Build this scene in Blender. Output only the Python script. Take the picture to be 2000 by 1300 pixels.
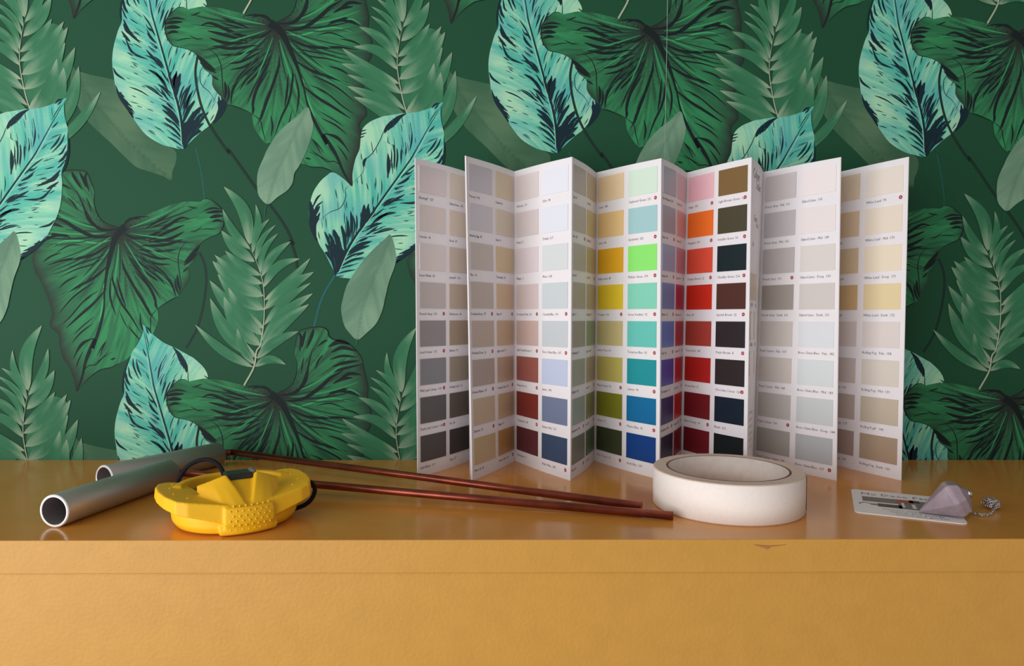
import bpy, bmesh, math, random
from mathutils import Vector, Matrix, noise, geometry
import numpy as np

for o in list(bpy.data.objects): bpy.data.objects.remove(o)
scn = bpy.context.scene
COL = scn.collection
R = math.radians

# ---------------------------------------------------------------- camera
# world: X right along the wall, Y into the wall (wall face at Y=0), Z up from the shelf top (Z=0)
CAM = np.array([0.0, -0.604, 0.1262])
FPX = 1333.387
YAW, PITCH, ROLL = .0143, .02284, .00292
_cy, _sy, _cp, _sp = math.cos(YAW), math.sin(YAW), math.cos(PITCH), math.sin(PITCH)
FW = np.array([_sy*_cp, _cy*_cp, -_sp]); RT = np.array([_cy, -_sy, 0.]); UP = np.cross(RT, FW)
_c, _s = math.cos(ROLL), math.sin(ROLL)
RT, UP = _c*RT + _s*UP, -_s*RT + _c*UP
cd = bpy.data.cameras.new('camera'); cam = bpy.data.objects.new('camera', cd); COL.objects.link(cam)
m = Matrix.Identity(4)
for i in range(3):
    m[i][0] = RT[i]; m[i][1] = UP[i]; m[i][2] = -FW[i]; m[i][3] = CAM[i]
cam.matrix_world = m
cd.sensor_fit = 'HORIZONTAL'; cd.sensor_width = 36; cd.lens = 36*FPX/2000
cd.clip_start = .01; cd.clip_end = 50
scn.camera = cam

# ---------------------------------------------------------------- light
w = bpy.data.worlds.new('room_light'); scn.world = w; w.use_nodes = True
w.node_tree.nodes['Background'].inputs[0].default_value = (1, .92, .89, 1)
w.node_tree.nodes['Background'].inputs[1].default_value = .33
ld = bpy.data.lights.new('window_daylight', 'AREA'); ld.shape = 'RECTANGLE'; ld.size = 1.5; ld.size_y = 1.2
ld.energy = 25; ld.color = (.97, .98, 1)
lo = bpy.data.objects.new('window_daylight', ld); COL.objects.link(lo)
lo.location = (-.95, -1.2, .08)
lo.rotation_euler = (Vector((.05, 0, .1)) - lo.location).to_track_quat('-Z', 'Y').to_euler()
vs = scn.view_settings
vs.view_transform = 'Standard'; vs.look = 'None'; vs.gamma = 1; vs.exposure = 0.0; vs.use_curve_mapping = False

# ---------------------------------------------------------------- helpers
def ray(x, y): return FW + (x-1000)/FPX*RT - (y-650)/FPX*UP
def on_z(x, y, z=0.):
    d = ray(x, y); return CAM + (z-CAM[2])/d[2]*d
def on_y(x, y, Y=0.):
    d = ray(x, y); return CAM + (Y-CAM[1])/d[1]*d
def lin(c):
    return tuple(((v/255)/12.92 if v/255 <= .04045 else ((v/255+.055)/1.055)**2.4) for v in c)
def mat(name, col=(128, 128, 128), rough=.5, spec=.5, metal=0., bump=None, var=None, linear=None, coat=0, attr=None, trans=0, sss=0):
    mt = bpy.data.materials.new(name); mt.use_nodes = True
    nt = mt.node_tree; b = nt.nodes['Principled BSDF']
    c = linear or lin(col)
    b.inputs['Base Color'].default_value = (*c, 1)
    b.inputs['Roughness'].default_value = rough
    b.inputs['Specular IOR Level'].default_value = spec
    b.inputs['Metallic'].default_value = metal
    b.inputs['Coat Weight'].default_value = coat
    b.inputs['Transmission Weight'].default_value = trans
    if sss:
        b.inputs['Subsurface Weight'].default_value = sss; b.inputs['Subsurface Scale'].default_value = .005
    tc = nt.nodes.new('ShaderNodeTexCoord')
    if attr:
        a = nt.nodes.new('ShaderNodeVertexColor'); a.layer_name = attr
        nt.links.new(a.outputs[0], b.inputs['Base Color'])
    if var:  # (scale, amount)
        n = nt.nodes.new('ShaderNodeTexNoise'); n.inputs['Scale'].default_value = var[0]; n.inputs['Detail'].default_value = 4
        nt.links.new(tc.outputs['Object'], n.inputs['Vector'])
        mx = nt.nodes.new('ShaderNodeMix'); mx.data_type = 'RGBA'; mx.blend_type = 'MULTIPLY'
        rp = nt.nodes.new('ShaderNodeMapRange'); rp.inputs[1].default_value = .3; rp.inputs[2].default_value = .7
        rp.inputs[3].default_value = 1-var[1]; rp.inputs[4].default_value = 1+var[1]
        nt.links.new(n.outputs[0], rp.inputs[0])
        mx.inputs[0].default_value = 1
        if attr: nt.links.new(a.outputs[0], mx.inputs[6])
        else: mx.inputs[6].default_value = (*c, 1)
        nt.links.new(rp.outputs[0], mx.inputs[7]); nt.links.new(mx.outputs[2], b.inputs['Base Color'])
    if bump:  # (scale, strength, distance)
        n2 = nt.nodes.new('ShaderNodeTexNoise'); n2.inputs['Scale'].default_value = bump[0]; n2.inputs['Detail'].default_value = 3
        nt.links.new(tc.outputs['Object'], n2.inputs['Vector'])
        bp = nt.nodes.new('ShaderNodeBump'); bp.inputs['Strength'].default_value = bump[1]; bp.inputs['Distance'].default_value = bump[2]
        nt.links.new(n2.outputs[0], bp.inputs['Height']); nt.links.new(bp.outputs[0], b.inputs['Normal'])
    return mt
def link(o, parent=None):
    COL.objects.link(o)
    if parent: o.parent = parent
    return o
def tag(o, label=None, cat=None, group=None, kind=None):
    for k, v in (('label', label), ('category', cat), ('group', group), ('kind', kind)):
        if v: o[k] = v
    return o
def empty(name, loc=(0, 0, 0), rz=0):
    o = bpy.data.objects.new(name, None); o.location = loc; o.rotation_euler = (0, 0, rz); o.empty_display_size = .02
    return link(o)
def mesh_obj(name, verts, faces, mt, parent=None, smooth=False):
    me = bpy.data.meshes.new(name); me.from_pydata([tuple(v) for v in verts], [], faces); me.materials.append(mt)
    if smooth: me.polygons.foreach_set('use_smooth', [True]*len(me.polygons))
    me.update()
    return link(bpy.data.objects.new(name, me), parent)
def bm_obj(name, bm, mt, parent=None, smooth=False):
    me = bpy.data.meshes.new(name); bmesh.ops.recalc_face_normals(bm, faces=bm.faces); bm.to_mesh(me); bm.free()
    me.materials.append(mt)
    if smooth: me.polygons.foreach_set('use_smooth', [True]*len(me.polygons))
    return link(bpy.data.objects.new(name, me), parent)
def box_bm(x0, x1, y0, y1, z0, z1, bev=0, seg=2):
    bm = bmesh.new(); bmesh.ops.create_cube(bm, size=1)
    for v in bm.verts:
        v.co = Vector((x0 if v.co.x < 0 else x1, y0 if v.co.y < 0 else y1, z0 if v.co.z < 0 else z1))
    if bev: bmesh.ops.bevel(bm, geom=bm.edges[:], offset=bev, segments=seg, affect='EDGES', profile=.5)
    return bm
def catmull(pts, n=5, closed=False):
    P = [np.array(p, float) for p in pts]; out = []; N = len(P)
    for i in range(N if closed else N-1):
        p1, p2 = P[i], P[(i+1) % N]
        p0 = P[i-1] if (closed or i > 0) else 2*p1-p2
        p3 = P[(i+2) % N] if (closed or i < N-2) else 2*p2-p1
        for k in range(n):
            t = k/n
            out.append(.5*((2*p1)+(-p0+p2)*t+(2*p0-5*p1+4*p2-p3)*t*t+(-p0+3*p1-3*p2+p3)*t**3))
    if not closed: out.append(P[-1])
    return out
def tube(bm, pts, rad, seg=12, cap=True):
    """sweep a circle along pts (list of 3-vectors); rad float or list"""
    P = [Vector(p) for p in pts]; n = len(P); rings = []
    t0 = (P[1]-P[0]).normalized(); nrm = t0.orthogonal().normalized()
    for i in range(n):
        t = (P[min(i+1, n-1)]-P[max(i-1, 0)]).normalized()
        nrm = (nrm - t*nrm.dot(t)).normalized(); b = t.cross(nrm)
        r = rad[i] if isinstance(rad, (list, tuple)) else rad
        rings.append([bm.verts.new(P[i]+r*(math.cos(a)*nrm+math.sin(a)*b)) for a in [2*math.pi*k/seg for k in range(seg)]])
    for i in range(n-1):
        for k in range(seg):
            bm.faces.new((rings[i][k], rings[i][(k+1) % seg], rings[i+1][(k+1) % seg], rings[i+1][k]))
    if cap:
        bm.faces.new(rings[0][::-1]); bm.faces.new(rings[-1])
def lathe(bm, prof, seg=64, a0=0, a1=2*math.pi, centre=(0, 0, 0), closed=True):
    full = abs(a1-a0-2*math.pi) < 1e-6; n = seg if full else seg+1
    rings = []
    for k in range(n):
        a = a0+(a1-a0)*k/seg
        rings.append([bm.verts.new((centre[0]+r*math.cos(a), centre[1]+r*math.sin(a), centre[2]+z)) for r, z in prof])
    m_ = len(prof)
    for k in range(seg):
        A, B = rings[k], rings[(k+1) % n]
        for i in range(m_ if closed else m_-1):
            j = (i+1) % m_
            bm.faces.new((A[i], B[i], B[j], A[j]))
    if not full and closed:
        bm.faces.new(rings[0]); bm.faces.new(rings[-1][::-1])

# ---------------------------------------------------------------- structure: wall, floor
K = .604/FPX                      # one design unit of the wallpaper drawing, in metres
m_bg = mat('wallpaper_ground', (30, 76, 52), .62, .14, bump=(1400, .12, .0003), var=(900, .05))
m_print = mat('wallpaper_print', rough=.6, spec=.14, attr='Col', bump=(1400, .12, .0003), var=(900, .05))
wall = bm_obj('wall_back', box_bm(-1.15, 1.2, 0, .12, -.95, 1.4), m_bg)
tag(wall, 'wall papered with dark green jungle leaf wallpaper', None, None, 'structure')
m_floor = mat('floor_boards', (120, 96, 72), .5, .4, var=(8, .2))
fl = bm_obj('floor', box_bm(-1.15, 1.2, -2.4, 0, -1.0, -.95), m_floor); tag(fl, 'wooden floor below the cabinet', None, None, 'structure')

# ================= wallpaper drawing (flat print, leaf by leaf) =================
ZM = {'a': (130, 0, 4.3325), 'b': (480, 0, 4.3325), 'c': (400, 200, 4.3325), 'd': (0, 150, 4.3325), 'e': (0, 400, 4.3325),
      'f': (350, 400, 4.3325), 'g': (100, 600, 4.3325), 'h': (450, 600, 4.3325), 'p': (0, 0, 1.)}
TILT, PER, VPER = .00392, .54134*.604/K, .53619*.604/K
HV = np.array([math.cos(TILT), math.sin(TILT)])*PER      # next repeat to the right
VV = np.array([-math.sin(TILT), math.cos(TILT)])*VPER    # next repeat down
def D(z, pts, col=0, row=0):
    """sketch sheet coordinates -> drawing units on the wall (y down), moved by whole repeats"""
    ox, oy, s = ZM[z]; out = []
    for i in range(0, len(pts), 2):
        q = on_y(ox+pts[i]/s, oy+pts[i+1]/s, 0.)
        out.append(np.array([q[0]/K, -q[2]/K]) + col*HV + row*VV)
    return out
def mixc(a, b, t):
    t = min(1, max(0, t)); return tuple(a[i]+(b[i]-a[i])*t for i in range(3))
def nz(x, y, s=0.): return noise.noise(Vector((x, y, s)))

class Leaf:
    def __init__(s, name): s.name = name; s.v = []; s.f = []; s.c = []; s.k = 0
    def fill(s, outline, cfun, spacing=3., lift=0., n=4, smooth=True):
        ol = catmull(outline, n, True) if smooth else outline
        xs = [p[0] for p in ol]; ys = [p[1] for p in ol]
        pts = [Vector((p[0], p[1])) for p in ol]; N = len(pts)
        arr = np.array([(p[0], p[1]) for p in ol])
        gx, gy = np.meshgrid(np.arange(min(xs), max(xs), spacing), np.arange(min(ys), max(ys), spacing))
        gx = gx + (np.arange(gx.shape[0]) % 2)[:, None]*spacing*.5
        g = np.stack([gx.ravel(), gy.ravel()], 1)
        ins = np.zeros(len(g), bool); dmin = np.full(len(g), 1e9)
        for i in range(N):
            x1, y1 = arr[i]; x2, y2 = arr[(i+1) % N]
            if y1 != y2:
                cond = ((y1 > g[:, 1]) != (y2 > g[:, 1])) & (g[:, 0] < (x2-x1)*(g[:, 1]-y1)/(y2-y1)+x1)
                ins ^= cond
            d = np.array([x2-x1, y2-y1]); L = d@d+1e-9
            t = np.clip(((g-arr[i])@d)/L, 0, 1); dmin = np.minimum(dmin, np.hypot(*(g-arr[i]-t[:, None]*d).T))
        g = g[ins & (dmin > spacing*.45)]
        pts += [Vector((p[0], p[1])) for p in g]
        vc, _, fc, *_ = geometry.delaunay_2d_cdt(pts, [], [list(range(N))], 1, 1e-4)
        b = len(s.v)
        for p in vc:
            s.v.append((p[0], p[1], lift)); s.c.append(cfun(p[0], p[1]))
        s.f += [tuple(b+i for i in f) for f in fc]
    def stroke(s, pts, w, col, lift=.35, taper='both', n=5, col2=None):
        P = catmull(pts, n); L = len(P); b = len(s.v); s.k += 1
        if 0 < lift < 1: lift += (s.k % 7)*.22
        for i, p in enumerate(P):
            t = i/(L-1)
            d = P[min(i+1, L-1)]-P[max(i-1, 0)]; d = d/(np.linalg.norm(d)+1e-9); nn = np.array([-d[1], d[0]])
            if taper == 'both': k = max(.04, math.sin(math.pi*min(1, max(0, .03+t*.94)))**.75)
            elif taper == 'tip': k = max(.05, (1-t)**.8)
            elif taper == 'root': k = max(.05, t**.8)
            else: k = 1
            h = w*.5*k; cc = mixc(col, col2, t) if col2 else col
            s.v += [(p[0]+nn[0]*h, p[1]+nn[1]*h, lift), (p[0]-nn[0]*h, p[1]-nn[1]*h, lift)]; s.c += [cc, cc]
            if i: s.f.append((b+2*i-2, b+2*i-1, b+2*i+1, b+2*i))
    def poly(s, pts, col, lift=.3):
        ol = catmull(pts, 4, True); b = len(s.v)
        vc, _, fc, *_ = geometry.delaunay_2d_cdt([Vector((p[0], p[1])) for p in ol], [], [list(range(len(ol)))], 1, 1e-4)
        for p in vc: s.v.append((p[0], p[1], lift)); s.c.append(col)
        s.f += [tuple(b+i for i in f) for f in fc]
    def mesh(s):
        V = np.array(s.v); s.o = np.array([(V[:, 0].min()+V[:, 0].max())/2, (V[:, 1].min()+V[:, 1].max())/2])
        s.rad = max(np.hypot(V[:, 0]-s.o[0], V[:, 1]-s.o[1]))
        me = bpy.data.meshes.new(s.name)
        me.from_pydata([((x-s.o[0])*K, -z*1.5e-5, -(y-s.o[1])*K) for x, y, z in s.v], [], s.f)
        ca = me.color_attributes.new('Col', 'FLOAT_COLOR', 'POINT')
        ca.data.foreach_set('color', np.array([(*lin(c), 1) for c in s.c], np.float32).ravel())
        me.materials.append(m_print); me.update(); s.me = me
        return s
def place(leaf, layer, rows=(-1, 0, 1), cols=(-1, 0, 1, 2), T=None):
    """one print of the leaf per wallpaper repeat; T=(a,b): mirrored similarity z -> a*conj(z)+b in drawing units"""
    for r_ in rows:
        for c_ in cols:
            o = bpy.data.objects.new(leaf.name, leaf.me)
            z0 = complex(*leaf.o); sc = 1; ang = 0
            if T is not None:
                a, b = T; z0 = a*z0.conjugate()+b; sc = abs(a); ang = math.atan2(a.imag, a.real)
            p = np.array([z0.real, z0.imag])+c_*HV+r_*VV
            if not (-1260 < p[0] < 1300 and -1250 < p[1] < 160): continue
            loc = Vector((p[0]*K, -.00003-layer*.00009, -p[1]*K))
            M = Matrix.Translation(loc)
            if T is not None:
                M = M @ Matrix.Rotation(ang, 4, 'Y') @ Matrix.Diagonal((sc, 1, -sc, 1))
            link(o, wall); o.matrix_local = M
def fit_mirror(src, dst):
    A = np.array([[complex(*p).conjugate(), 1] for p in src]); B = np.array([complex(*p) for p in dst])
    x = np.linalg.lstsq(A, B, rcond=None)[0]; return x[0], x[1]

DARK = (18, 42, 50); MINT = (162, 210, 174); TEAL = (72, 172, 154); TEAL2 = (90, 166, 170)
# ---- broad turquoise leaf
E_RIGHT = D('d', [565,180, 545,235, 550,330, 575,430, 577,520, 570,640, 555,720, 525,810, 530,900, 520,1050, 490,1170], 1) + D('e', [440,190, 380,300, 300,370, 210,430, 160,480], 1)
E_BASE = D('p', [735,538, 700,545]) + D('f', [1440,622, 1340,606, 1310,560, 1240,420, 1190,340, 1160,260, 1112,190, 1100,100])
E_LOBE = D('c', [888,880, 915,770, 970,680, 1030,622, 1088,592])
E_NOTCH = D('c', [1180,650, 1240,708, 1254,690, 1252,600, 1276,480, 1311,395, 1322,290])
E_SOFT = D('c', [1180,560, 1240,560, 1290,450, 1311,395, 1322,290])
E_TOP = D('c', [1340,220, 1400,165, 1500,122]) + D('b', [1200,980, 1330,960, 1450,950, 1560,915, 1620,890])
E_RIB = D('b', [1660,885, 1630,940, 1530,1110, 1430,1290]) + D('c', [1730,500, 1550,750, 1400,960, 1290,1110, 1200,1260]) + D('f', [1340,565])
_rib = np.array(catmull(E_RIB, 8))
_arc = np.concatenate([[0], np.cumsum(np.hypot(*(np.diff(_rib, axis=0).T)))])
def e_col(x, y):
    p = np.array([x, y]); A = _rib[:-1]; dv = _rib[1:]-A; L2 = (dv*dv).sum(1)
    tt = np.clip(((p-A)*dv).sum(1)/L2, 0, 1); C_ = A+dv*tt[:, None]; dd = np.hypot(C_[:, 0]-x, C_[:, 1]-y); i = int(dd.argmin())
    dist = dd[i]; arc = _arc[i]+tt[i]*math.sqrt(L2[i]); side = dv[i][0]*(y-C_[i][1])-dv[i][1]*(x-C_[i][0])
    if side > 0: q = arc+1.5*dist-.003*dist*dist+400        # upper-left half
    else: q = arc+1.3*dist-.004*dist*dist-300
    n1 = nz(q*.035, dist*.012, 3.1); n2 = nz(q*.12, dist*.02, 7.7); n3 = nz(q*.33, dist*.03, 1.3)
    e = dist/80
    mm = .14+.62*e+.65*n1+.55*n2+.35*n3
    c = mixc(TEAL, MINT, mm)
    c = mixc(c, TEAL2, .8*max(0, nz(x*.02, y*.02, 9.)+.1))
    return c
def e_strokes(L):
    S = lambda z, pts, w, col=0, tp='both', c=DARK: L.stroke(D(z, pts, col), w/4.33, c, taper=tp)
    for q, w in (([1550,430,1550,540,1552,645],20), ([1580,420,1585,560],10), ([1605,350,1608,460,1605,570],14), ([1630,390,1632,470,1622,580],14),
                 ([1668,385,1665,500],10), ([1705,370,1705,440],9), ([1330,660,1335,695],9), ([1370,680,1385,745],9), ([1495,650,1500,720,1490,790],9),
                 ([1470,760,1460,860],9), ([1425,790,1420,880],9), ([1350,865,1345,980,1320,1090],50), ([1385,872,1385,960,1345,1040],30), ([1428,875,1430,940,1375,1010],26),
                 ([1235,915,1250,1010,1245,1190],18), ([1255,950,1270,1040,1255,1160],15), ([1290,960,1292,1070],11), ([1200,960,1215,1090,1210,1210],18),
                 ([1215,990,1230,1160],13), ([1160,1040,1185,1150,1190,1270],34), ([1095,1075,1130,1180,1165,1310],44), ([1055,1110,1085,1180,1110,1290],30),
                 ([1015,1090,1060,1190,1090,1290],24), ([1020,1195,1060,1250,1085,1310],30), ([960,1090,975,1160],9),
                 ([1735,640,1690,670,1635,697],17), ([1735,590,1690,612,1660,640],14), ([1640,725,1610,742],11), ([1690,740,1660,755,1610,782],9), ([1695,778,1600,830,1508,884],24),
                 ([1690,825,1620,830,1515,872],13), ([1625,933,1540,950,1465,990],15), ([1550,935,1480,980,1405,1035],22), ([1505,1018,1440,1040,1355,1090],20),
                 ([1485,1070,1420,1090,1355,1124],13), ([1615,1068,1530,1085,1415,1117],13), ([1725,1130,1620,1130,1535,1146],11), ([1405,1130,1330,1160,1275,1195],12),
                 ([1415,1175,1340,1200,1265,1245],20), ([1395,1212,1300,1240,1205,1295],30), ([1350,1270,1290,1292],16),
                 ([1300,252,1372,232],11), ([1305,277,1372,257],11), ([1312,302,1352,284],11),
                 ([905,910,950,815,985,778],18), ([918,960,950,880,1005,835],16), ([925,980,955,910,975,875],24), ([940,1010,978,930],20)):
        S('c', q, w)
    for q, w in (([1230,230,1265,310,1290,410],22), ([1300,210,1330,290,1350,410],28), ([1370,180,1395,260,1400,370],28), ([1450,60,1455,160,1450,270],15),
                 ([1420,100,1425,200,1410,310],15), ([1500,80,1505,150,1495,255],13), ([1535,205,1580,100,1605,-10],34), ([1250,350,1280,400,1310,470],30),
                 ([1735,30,1640,105],15), ([1725,80,1635,155],22), ([1685,150,1575,195],15), ([1685,178,1590,255],18), ([1730,220,1635,242],9),
                 ([1630,308,1530,340,1430,405],34), ([1565,398,1460,430,1390,478],18), ([1600,280,1530,312],11), ([1565,443,1460,470,1360,525],22), ([1485,503,1420,520,1345,548],13),
                 ([1495,548,1420,560,1335,584],15), ([1395,600,1335,606],9)):
        S('f', q, w)
    for q, w in (([498,378,470,410,447,434],13), ([522,488,480,560,427,618],18), ([552,487,520,560,442,645],16), ([568,568,530,640,495,664],16), ([578,618,540,690,495,724],24),
                 ([562,698,520,750,485,775],14), ([400,575,355,617],8), ([372,688,300,740,228,803],13), ([325,755,280,790,238,797],11), ([302,798,240,850,177,883],16),
                 ([187,903,153,922],11), ([215,933,148,957],8), ([517,788,440,870,316,928],30), ([505,825,460,870,408,894],24), ([502,888,440,930,398,950],24),
                 ([447,938,350,1030,207,1040],22), ([397,1043,333,1057],11), ([470,960,418,992],9), ([162,993,100,1020,48,1063],18), ([202,1008,130,1020,58,1063],9),
                 ([163,1116,90,1130,-5,1182],16), ([302,425,300,510,283,598],15), ([145,538,155,620,148,745],13), ([172,566,178,650,165,745],11), ([125,576,130,640,120,692],9),
                 ([208,576,208,684],9), ([252,556,247,644],9), ([97,615,112,720,95,825],24), ([66,445,110,380,240,283],28), ([98,424,130,370,205,308],20), ([140,385,190,325],16),
                 ([520,240,480,300,440,370],8), ([470,230,500,200,540,190],18), ([490,240,530,200],14)):
        S('d', q, w, 1)
    for q, w in (([400,262,330,345,235,415,160,478],24), ([340,300,300,350,240,370],22), ([290,350,240,400,190,410],20), ([245,390,200,430,165,445],18)):
        S('e', q, w, 1)
    for q, w in (([576,470,582,560,580,650,560,750,530,815],15), ([548,215,552,320,572,420],6)):
        S('d', q, w, 1)
    for q, w in (([168,33,90,50,-5,97],14), ([318,33,270,52],9), ([153,168,70,180,-5,213],12), ([468,128,420,170,332,192],20), ([273,233,180,235,98,252],11),
                 ([385,296,330,320,288,332],13), ([305,356,250,375,200,390],16), ([235,405,200,412,165,432],12), ([215,440,180,455,160,475],10), ([158,345,238,352],7)):
        S('e', q, w, 1)
    rn = random.Random(3); ol = np.array(catmull(E_RIGHT+E_BASE+E_LOBE+E_NOTCH+E_TOP, 3, True))
    def ins(p, m_=3):
        x1, y1 = ol[:, 0], ol[:, 1]; x2, y2 = np.roll(x1, -1), np.roll(y1, -1)
        with np.errstate(divide='ignore', invalid='ignore'):
            c = ((y1 > p[1]) != (y2 > p[1])) & (p[0] < (x2-x1)*(p[1]-y1)/(y2-y1)+x1)
        return c.sum() % 2 == 1 and np.hypot(x1-p[0], y1-p[1]).min() > m_
    for k in range(170):                                # fine hairs following the side veins
        left = k % 2 == 0; q = rn.uniform(20, _arc[-1]+110); d0 = rn.uniform(4, 80); d1 = d0+rn.uniform(6, 17); pts_ = []
        for j in range(5):
            d = d0+(d1-d0)*j/4; ar = q-(1.5 if left else 1.3)*d+(.003 if left else .004)*d*d
            if not 0 < ar < _arc[-1]: break
            i = min(int(np.searchsorted(_arc, ar)), len(_rib)-1); tv = _rib[i]-_rib[i-1]; tv = tv/np.linalg.norm(tv)
            nn = np.array([-tv[1], tv[0]])*(1 if left else -1); p = _rib[i-1]+tv*(ar-_arc[i-1])+nn*d
            if not ins(p): break
            pts_.append(p)
        if len(pts_) == 5: L.stroke(pts_, rn.uniform(1.0, 2.3), mixc(DARK, TEAL, rn.uniform(.05, .5)), lift=.3, n=3)
    L.poly(D('f', [1235,400, 1290,385, 1340,320, 1395,385, 1425,395, 1385,480, 1335,585, 1318,590, 1290,490, 1250,430]), DARK)
    L.poly(D('c', [893,830, 884,930, 890,1050, 920,1130, 946,1165, 946,1040, 972,980, 940,950, 925,900]), DARK)
    L.stroke(D('c', [1690,95, 1550,190, 1510,260, 1480,330, 1420,430, 1350,500, 1340,590, 1255,680]), 1.7, DARK)
    L.stroke(D('b', [1360,960, 1280,1005, 1200,1075, 1175,1130]), 8, DARK); L.stroke(D('b', [1340,965, 1250,1060, 1205,1095]), 5, DARK)
    L.stroke(D('c', [1370,470, 1350,500, 1345,550]), 6, DARK)
    L.stroke(D('c', [1225,700, 1190,740, 1195,800, 1150,890, 1060,930, 975,995]), 1.6, DARK)
    L.stroke(E_RIB, 5.2, DARK, lift=2.2, taper='root'); L.stroke([p+np.array([3.2, 1.6]) for p in E_RIB[2:]], 1.2, MINT, lift=3.9, taper='no')
le = Leaf('turquoise_leaf_print'); le.fill(E_RIGHT+E_BASE+E_LOBE+E_NOTCH+E_TOP, e_col, 2.6); e_strokes(le); le.mesh()
la = Leaf('turquoise_leaf_print'); la.fill(E_RIGHT+E_BASE+E_LOBE+E_SOFT+E_TOP, e_col, 2.6); e_strokes(la); la.mesh()
T_A = fit_mirror(D('p', [866.6,199.7, 657,536])+D('p', [121,337, 122,357, 87.7,469], 1)+D('p', [604,410, 709,251]),
                 D('p', [271,630], 0, -1)+D('p', [380,291])+D('p', [242,775, 229,808, 229,854], 0, -1)+D('p', [441,212])+D('p', [411,729], 0, -1))
# ---- big green leaf
GRN = (52, 142, 88); GRN_D = (34, 92, 62); BRN = (40, 46, 42); LINE = (22, 34, 34)
B_OUT = (D('a', [1733,170, 1650,137, 1540,130, 1450,105, 1350,80, 1250,63, 1150,58, 1060,73, 1020,80, 980,62, 930,75, 880,120, 845,170, 835,230, 845,300, 870,350, 910,390, 980,405, 1050,430, 1105,470, 1140,540, 1170,590, 1230,640, 1235,720, 1270,780, 1340,850, 1372,885, 1440,905, 1560,955, 1575,1010, 1590,1080, 1640,1160, 1690,1215])
         + D('c', [560,345, 640,420, 760,500, 830,522, 900,545, 1000,552, 1090,590, 1180,650, 1240,706, 1254,690, 1252,600, 1276,480, 1311,395, 1320,270, 1310,180, 1365,110])
         + D('b', [1015,920, 985,860, 990,760, 1010,640, 1040,520])
         + D('h', [1185,1000, 1190,880, 1170,830, 1160,760, 1165,680, 1150,600, 1125,500, 1110,430, 1060,360, 1000,310, 930,285, 870,270, 832,240, 825,200, 790,172, 730,165, 640,180, 580,210, 550,320, 545,400, 565,480, 560,560, 530,640, 470,690, 400,720], 0, -1))
B_J = D('b', [262,225])[0]
_dk = np.array(catmull(D('c', [1240,700, 1252,600, 1276,480, 1311,395, 1320,270, 1310,180, 1365,110])+D('b', [1015,920, 985,860, 990,760, 1010,640, 1040,520])+D('h', [1185,1000, 1190,880, 1165,760, 1165,680, 1150,600, 1125,500], 0, -1), 5))
_dk2 = np.array(catmull(D('h', [1125,500, 1060,360, 1000,310, 930,285], 0, -1), 5)+catmull(D('h', [730,165, 640,180, 580,210, 550,320], 0, -1), 5)+catmull(D('a', [880,120, 845,170, 835,230, 845,300, 870,350], 0), 5)+catmull(D('a', [1105,470, 1170,590, 1235,720, 1340,850]), 5))
def b_col(x, y):
    dx, dy = x-B_J[0], y-B_J[1]; r = math.hypot(dx, dy); th = math.atan2(dy, dx)
    th2 = th+.0011*r*(1 if dx > 0 else -1)
    n1 = nz(th2*7, r*.006, 2.2); n2 = nz(th2*17, r*.012, 5.1); n3 = nz(th2*40+r*.01, r*.02, 8.8)
    c = mixc(GRN_D, GRN, .72+.6*n1+.45*n2+.3*n3)
    k = math.exp(-r/46)*1.25 + max(0, .35*math.exp(-r/120)*(n2*2.2+.3))
    k = max(k, .6*min(1, max(0, (-n2-.12)/.25))*math.exp(-((r-80)/110)**2), .3*min(1, max(0, (-n3-.15)/.25)))
    d1 = np.hypot(_dk[:, 0]-x, _dk[:, 1]-y).min(); d2 = np.hypot(_dk2[:, 0]-x, _dk2[:, 1]-y).min()
    k = max(k, math.exp(-d1/(26+22*n2)) if 26+22*n2 > 4 else 0, .85*math.exp(-d2/(9+9*n2)) if 9+9*n2 > 2 else 0)
    return mixc(c, BRN, k)
lb = Leaf('heart_leaf_print'); lb.fill(B_OUT, b_col, 2.8)
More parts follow.
